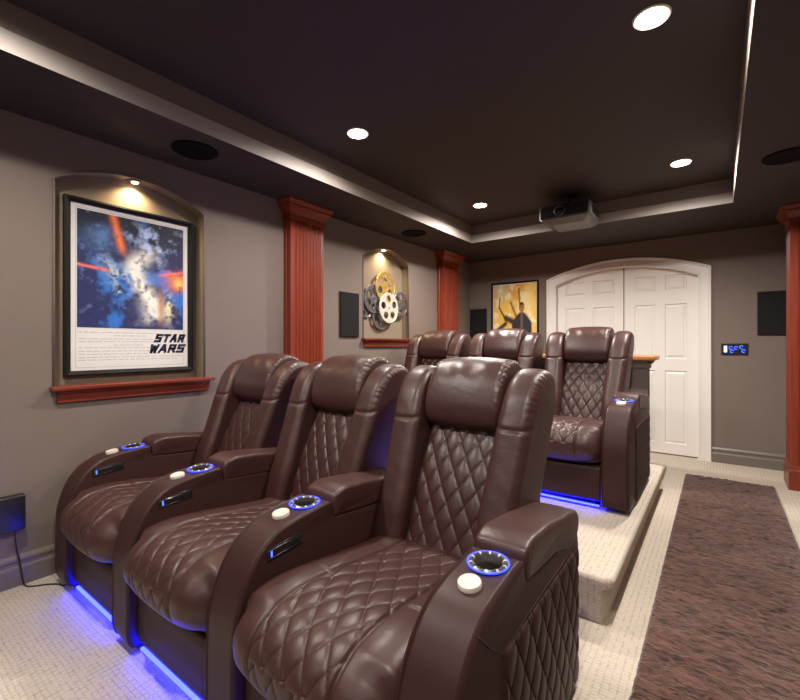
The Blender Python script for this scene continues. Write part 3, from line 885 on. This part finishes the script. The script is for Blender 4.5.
def back_panel_bm():
    loop = [(.600, .400), (.622, .44), (.72, .64), (.835, .88), (.86, .93), (.92, .92), (.86, .75), (.76, .52), (.68, .39), (.62, .375)]
    def disp(X, S_, Y, Z):
        front = ss(.02, .0, (Y - (.60 + .5 * (Z - .40))) - .03)
        q = quilt(X, S_ + .03, .074, .122, .0105)
        bul = .020 * np.sin(np.clip((Z - .42) / .46, 0, 1) * math.pi) * 1
        return (q + bul) * front
    return cushion(loop, -.158, .158, .010, .010, ds=.0038, dx=.0038, crown=.010, disp=disp)

def bolster_bm(sgn):
    loop = [(.575, .40), (.585, .52), (.635, .66), (.690, .80), (.740, .93), (.785, 1.02), (.845, 1.080), (.925, 1.105), (1.005, 1.080), (1.045, 1.0), (1.00, .82), (.93, .60), (.885, .44), (.84, .375), (.70, .35), (.61, .36)]
    pk = pucker(.060 * sgn, .0018, .024, .014); 
    def disp(X, S_, Y, Z):
        cut = -.007 * np.exp(-((Z - (.905 + .25 * (Y - .77))) / .006) ** 2) * ss(.9, .86, Y)
        long = .0010 * np.sin(Z * 70 + np.sin(X * 30) * 2 + Y * 30) * ss(.9, .8, Y)
        up = ss(.88, .98, Z)
        return cut + long * .25 + pk(X, S_, Y, Z) * (.35 + .9 * up)
    def shift(Y, Z): return sgn * .030 * np.clip((Z - .62) / .45, 0, 1)
    x0, x1 = (.150, .286) if sgn > 0 else (-.286, -.150)
    return cushion(loop, x0, x1, .042, .036, ds=.006, dx=.007, crown=.005, disp=disp, xshift=shift, edge_k=10)

def headrest_bm():
    loop = [(.790, .872), (.768, .93), (.785, 1.01), (.825, 1.085), (.885, 1.132), (.960, 1.145), (1.03, 1.12), (1.072, 1.05), (1.06, .96), (.98, .90), (.88, .862), (.82, .855)]
    pk = pucker(.160, .0026, .026, .014); pl = pucker(-.160, .0018, .028, .012)
    def disp(X, S_, Y, Z):
        top = ss(1.0, 1.08, Z)
        fold = .003 * np.sin(X * 55 + Z * 20) * np.exp(-((Z - 1.10) / .03) ** 2)
        seam = -.006 * np.exp(-((np.abs(X) - .150) / .004) ** 2) * top
        return (pk(X, S_, Y, Z) + pl(X, S_, Y, Z)) * (.25 + top) + fold + seam
    return cushion(loop, -.170, .170, .026, .024, ds=.006, dx=.006, crown=.010, disp=disp, edge_k=8)

def shell_bm():
    loop = [(.70, .30), (.80, .55), (.93, .88), (.98, .99), (1.02, 1.03), (1.07, 1.01), (1.075, .90), (1.0, .62), (.935, .35), (.92, .12), (.90, .07), (.80, .07), (.72, .12)]
    return cushion(loop, -.262, .262, .03, .03, ds=.02, dx=.03, crown=.0)

ARM = [(.01, .022), (-.018, .032), (-.030, .06), (-.034, .16), (-.033, .30), (-.028, .38), (-.008, .455), (.024, .525), (.068, .576), (.120, .609), (.185, .625), (.26, .633), (.335, .639), (.350, .638), (.354, .630),
       (.356, .600), (.362, .586), (.39, .582), (.60, .562), (.855, .540), (.868, .534), (.874, .520), (.874, .30), (.874, .04), (.870, .024), (.855, .020), (.40, .020), (.05, .020)]
def arm_bm():
    def disp(X, S_, Y, Z):
        edge = ss(.30, .34, Y) * 0
        ridge = .0030 * np.exp(-((np.abs(X) - .0675) / .0022) ** 2) - .0022 * np.exp(-((np.abs(X) - .0625) / .002) ** 2)
        return ridge * ss(.36, .33, Y) * ss(.02, .06, Z + (Y < .3) * .05)
    return cushion(ARM, -.0755, .0755, .008, .008, ds=.008, dx=.0022, disp=disp, edge_k=4)

def pad_bm():
    loop = [(.362, .580), (.357, .600), (.357, .635), (.366, .658), (.40, .674), (.50, .672), (.70, .645), (.82, .624), (.868, .610), (.882, .590), (.882, .550), (.87, .532), (.60, .555), (.40, .574)]
    def disp(X, S_, Y, Z):
        return .0010 * np.sin(Y * 22 + X * 30) * ss(.6, .66, Z)
    return cushion(loop, -.0785, .0785, .014, .013, ds=.008, dx=.008, crown=.004, disp=disp, edge_k=7)

def side_quilt_bm():
    # quilted panel on the outer face of the arm
    ys = np.arange(.205, .8661, .0048); zs = np.arange(.022, .4901, .0048)
    Y, Z = np.meshgrid(ys, zs, indexing='ij')
    edge = np.minimum(np.minimum(ss(.205, .217, Y), ss(.866, .852, Y)), np.minimum(ss(.022, .034, Z), ss(.490, .478, Z)))
    d = quilt(Y - .20, Z, .090, .150, .010) + .008
    X = .0745 + np.maximum(d, .001) * edge
    bm = NB(); vs = grid(bm, np.stack([X, Y, Z], 2))
    bd = [r[0] for r in vs] + vs[-1][1:] + [r[-1] for r in vs[::-1]][1:] + vs[0][::-1][1:-1]
    lo = [bm.verts.new((.0725, v.co.y, v.co.z)) for v in bd]; n = len(bd)
    for i in range(n): bm.faces.new((bd[i], bd[(i + 1) % n], lo[(i + 1) % n], lo[i]))
    bm.faces.new(lo)
    return bm
def side_seam_bm():
    bm = NB(); tube(bm, [(.0757, .085, .588), (.0757, .14, .535), (.0757, .205, .486)], .0022, 6)
    tube(bm, [(.0757, .205, .486), (.0757, .5, .497), (.0757, .866, .500)], .0022, 6)
    return bm

TOPROT = math.radians(7)
def cup_bm():
    bm = NB(); lathe(bm, [(.050, .001), (.050, .004), (.046, .007), (.041, .006), (.038, .002), (.036, -.012)], 40, None, True, False)
    lathe(bm, [(.036, -.012), (.034, -.0125), (.005, -.0125)], 40, None, False, True)
    return bm
def cup_ring_bm():
    bm = NB(); tube(bm, [(.0525 * math.cos(a), .0525 * math.sin(a), .0025) for a in np.linspace(0, 2 * math.pi, 40, endpoint=False)], .0026, 8, closed=True); return bm
def cup_well_bm():
    bm = NB(); lathe(bm, [(.0358, .0045), (.02, .0042), (.002, .004)], 36, None, True, True); return bm
def dial_bm():
    bm = NB(); lathe(bm, [(.0290, .0), (.0290, .008), (.0272, .0115), (.012, .0125), (.011, .0118), (.002, .0118)], 36); return bm
def ctl_bm():
    bm = NB(); box(bm, .0755, .0785, -.070, .070, -.019, .019, .0014); 
    return bm
def ctl_btn(k):
    def f():
        bm = NB(); c = -.052 + k * .026
        w2 = .003 if k == 0 else .009
        box(bm, .0788, .0800, c - w2, c + w2, -.009, .009, .0004); return bm
    return f
def ctl_rim():
    bm = NB()
    pts = [(-.064, -.012), (.064, -.012), (.064, .012), (-.064, .012)]
    tube(bm, [(.0786, a, b) for a, b in pts], .0011, 5, closed=True); return bm

def base_bm():
    bm = NB(); box(bm, -.274, .274, .030, .86, .045, .262, .006)
    for sx in (-1, 1):
        for y in (.08, .80): lathe(bm, [(.02, .0005), (.02, .046)], 16, Matrix.Translation((sx * .22, y, 0)))
    return bm
def front_panel_bm():
    loop = [(.0, .052), (-.006, .10), (-.007, .19), (-.004, .240), (.004, .258), (.024, .256), (.0285, .24), (.0285, .06), (.022, .048), (.008, .046)]
    def disp(X, S_, Y, Z):
        return -.003 * np.exp(-((np.abs(X) - .215) / .004) ** 2) * ss(.01, .0, Y)
    return cushion(loop, -.272, .272, .012, .010, ds=.010, dx=.008, crown=.004, disp=disp)
def led_bm():
    bm = NB(); box(bm, -.262, .262, .004, .016, .018, .026, 0); return bm
def led_back_bm():
    bm = NB(); box(bm, -.24, .24, .885, .895, .03, .042, 0); return bm

def armrest(parent, x, control, quilted, lab):
    a = part('armrest', 'arm', arm_bm, 'leather_side', parent, (x, 0, 0), angle=50, label=lab)
    part('arm_pad', 'pad', pad_bm, 'leather', a)
    c = part('cup_holder', 'cup', cup_bm, 'notched', a, (0, .292, .6370), (math.radians(3), 0, 0), angle=40)
    part('cup_light_ring', 'cupring', cup_ring_bm, 'ring', a, (0, .292, .6370), (math.radians(3), 0, 0), label='glowing blue ring')
    part('cup_well', 'cupwell', cup_well_bm, 'thread', a, (0, .292, .6370), (math.radians(3), 0, 0))
    part('tray_socket_cap', 'dial', dial_bm, 'cream', a, (0, .190, .6255), (math.radians(9), 0, 0), angle=40, label='round cream cap')
    if control:
        R_ = (math.radians(4), 0, 0); L_ = (0, .145, .559)
        part('control_plate', 'ctl', ctl_bm, 'black', a, L_, R_)
        part('control_rim', 'ctlrim', ctl_rim, 'steel', a, L_, R_)
        for k in range(5):
            part('control_button', 'btn%d' % k, ctl_btn(k), 'bluekey' if k == 0 else 'black', a, L_, R_, label='lit blue button' if k == 0 else None)
    if quilted:
        part('quilted_side', 'sq', side_quilt_bm, 'leather_side', a, label='diamond quilted outer side')
        part('side_seam', 'ss', side_seam_bm, 'thread', a)
    return a

def recliner(x, y, z, label, group, right=False):
    t = thing('recliner', label, 'recliner', (x, y, z), group)
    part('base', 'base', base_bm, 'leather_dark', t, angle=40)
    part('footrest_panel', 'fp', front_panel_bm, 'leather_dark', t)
    part('led_strip', 'led', led_bm, 'blue', t, label='glowing blue light strip under the front')
    part('led_strip', 'ledb', led_back_bm, 'blue_soft', t)
    part('seat_cushion', 'seat', seat_bm, 'leather', t)
    part('back_cushion', 'bp', back_panel_bm, 'leather', t, label='diamond quilted back cushion')
    part('side_bolster', 'bl', lambda: bolster_bm(-1), 'leather', t)
    part('side_bolster', 'br', lambda: bolster_bm(1), 'leather', t)
    part('headrest', 'hr', headrest_bm, 'leather', t)
    part('back_shell', 'bs', shell_bm, 'leather_side', t)
    armrest(t, -.3525, True, False, None)
    if right: armrest(t, .3525, False, True, 'outer right armrest with quilted side')
    return t

XF = (-2.2375, -1.5325, -.8275)
for i, (x, lb) in enumerate(zip(XF, ('front row brown leather recliner nearest the left wall and the large poster',
                                     'middle brown leather recliner of the front row on the floor',
                                     'nearest brown leather recliner, right end of the front row beside the step'))):
    recliner(x, .73, 0, lb, 'front row of recliners', i == 2)
for i, (x, lb) in enumerate(zip(XF, ('back row brown leather recliner on the platform nearest the film reels',
                                     'middle brown leather recliner of the back row, below the golden poster',
                                     'right end brown leather recliner of the back row, in front of the white doors'))):
    recliner(x - .010, 2.79, PLAT, lb, 'back row of recliners', i == 2)
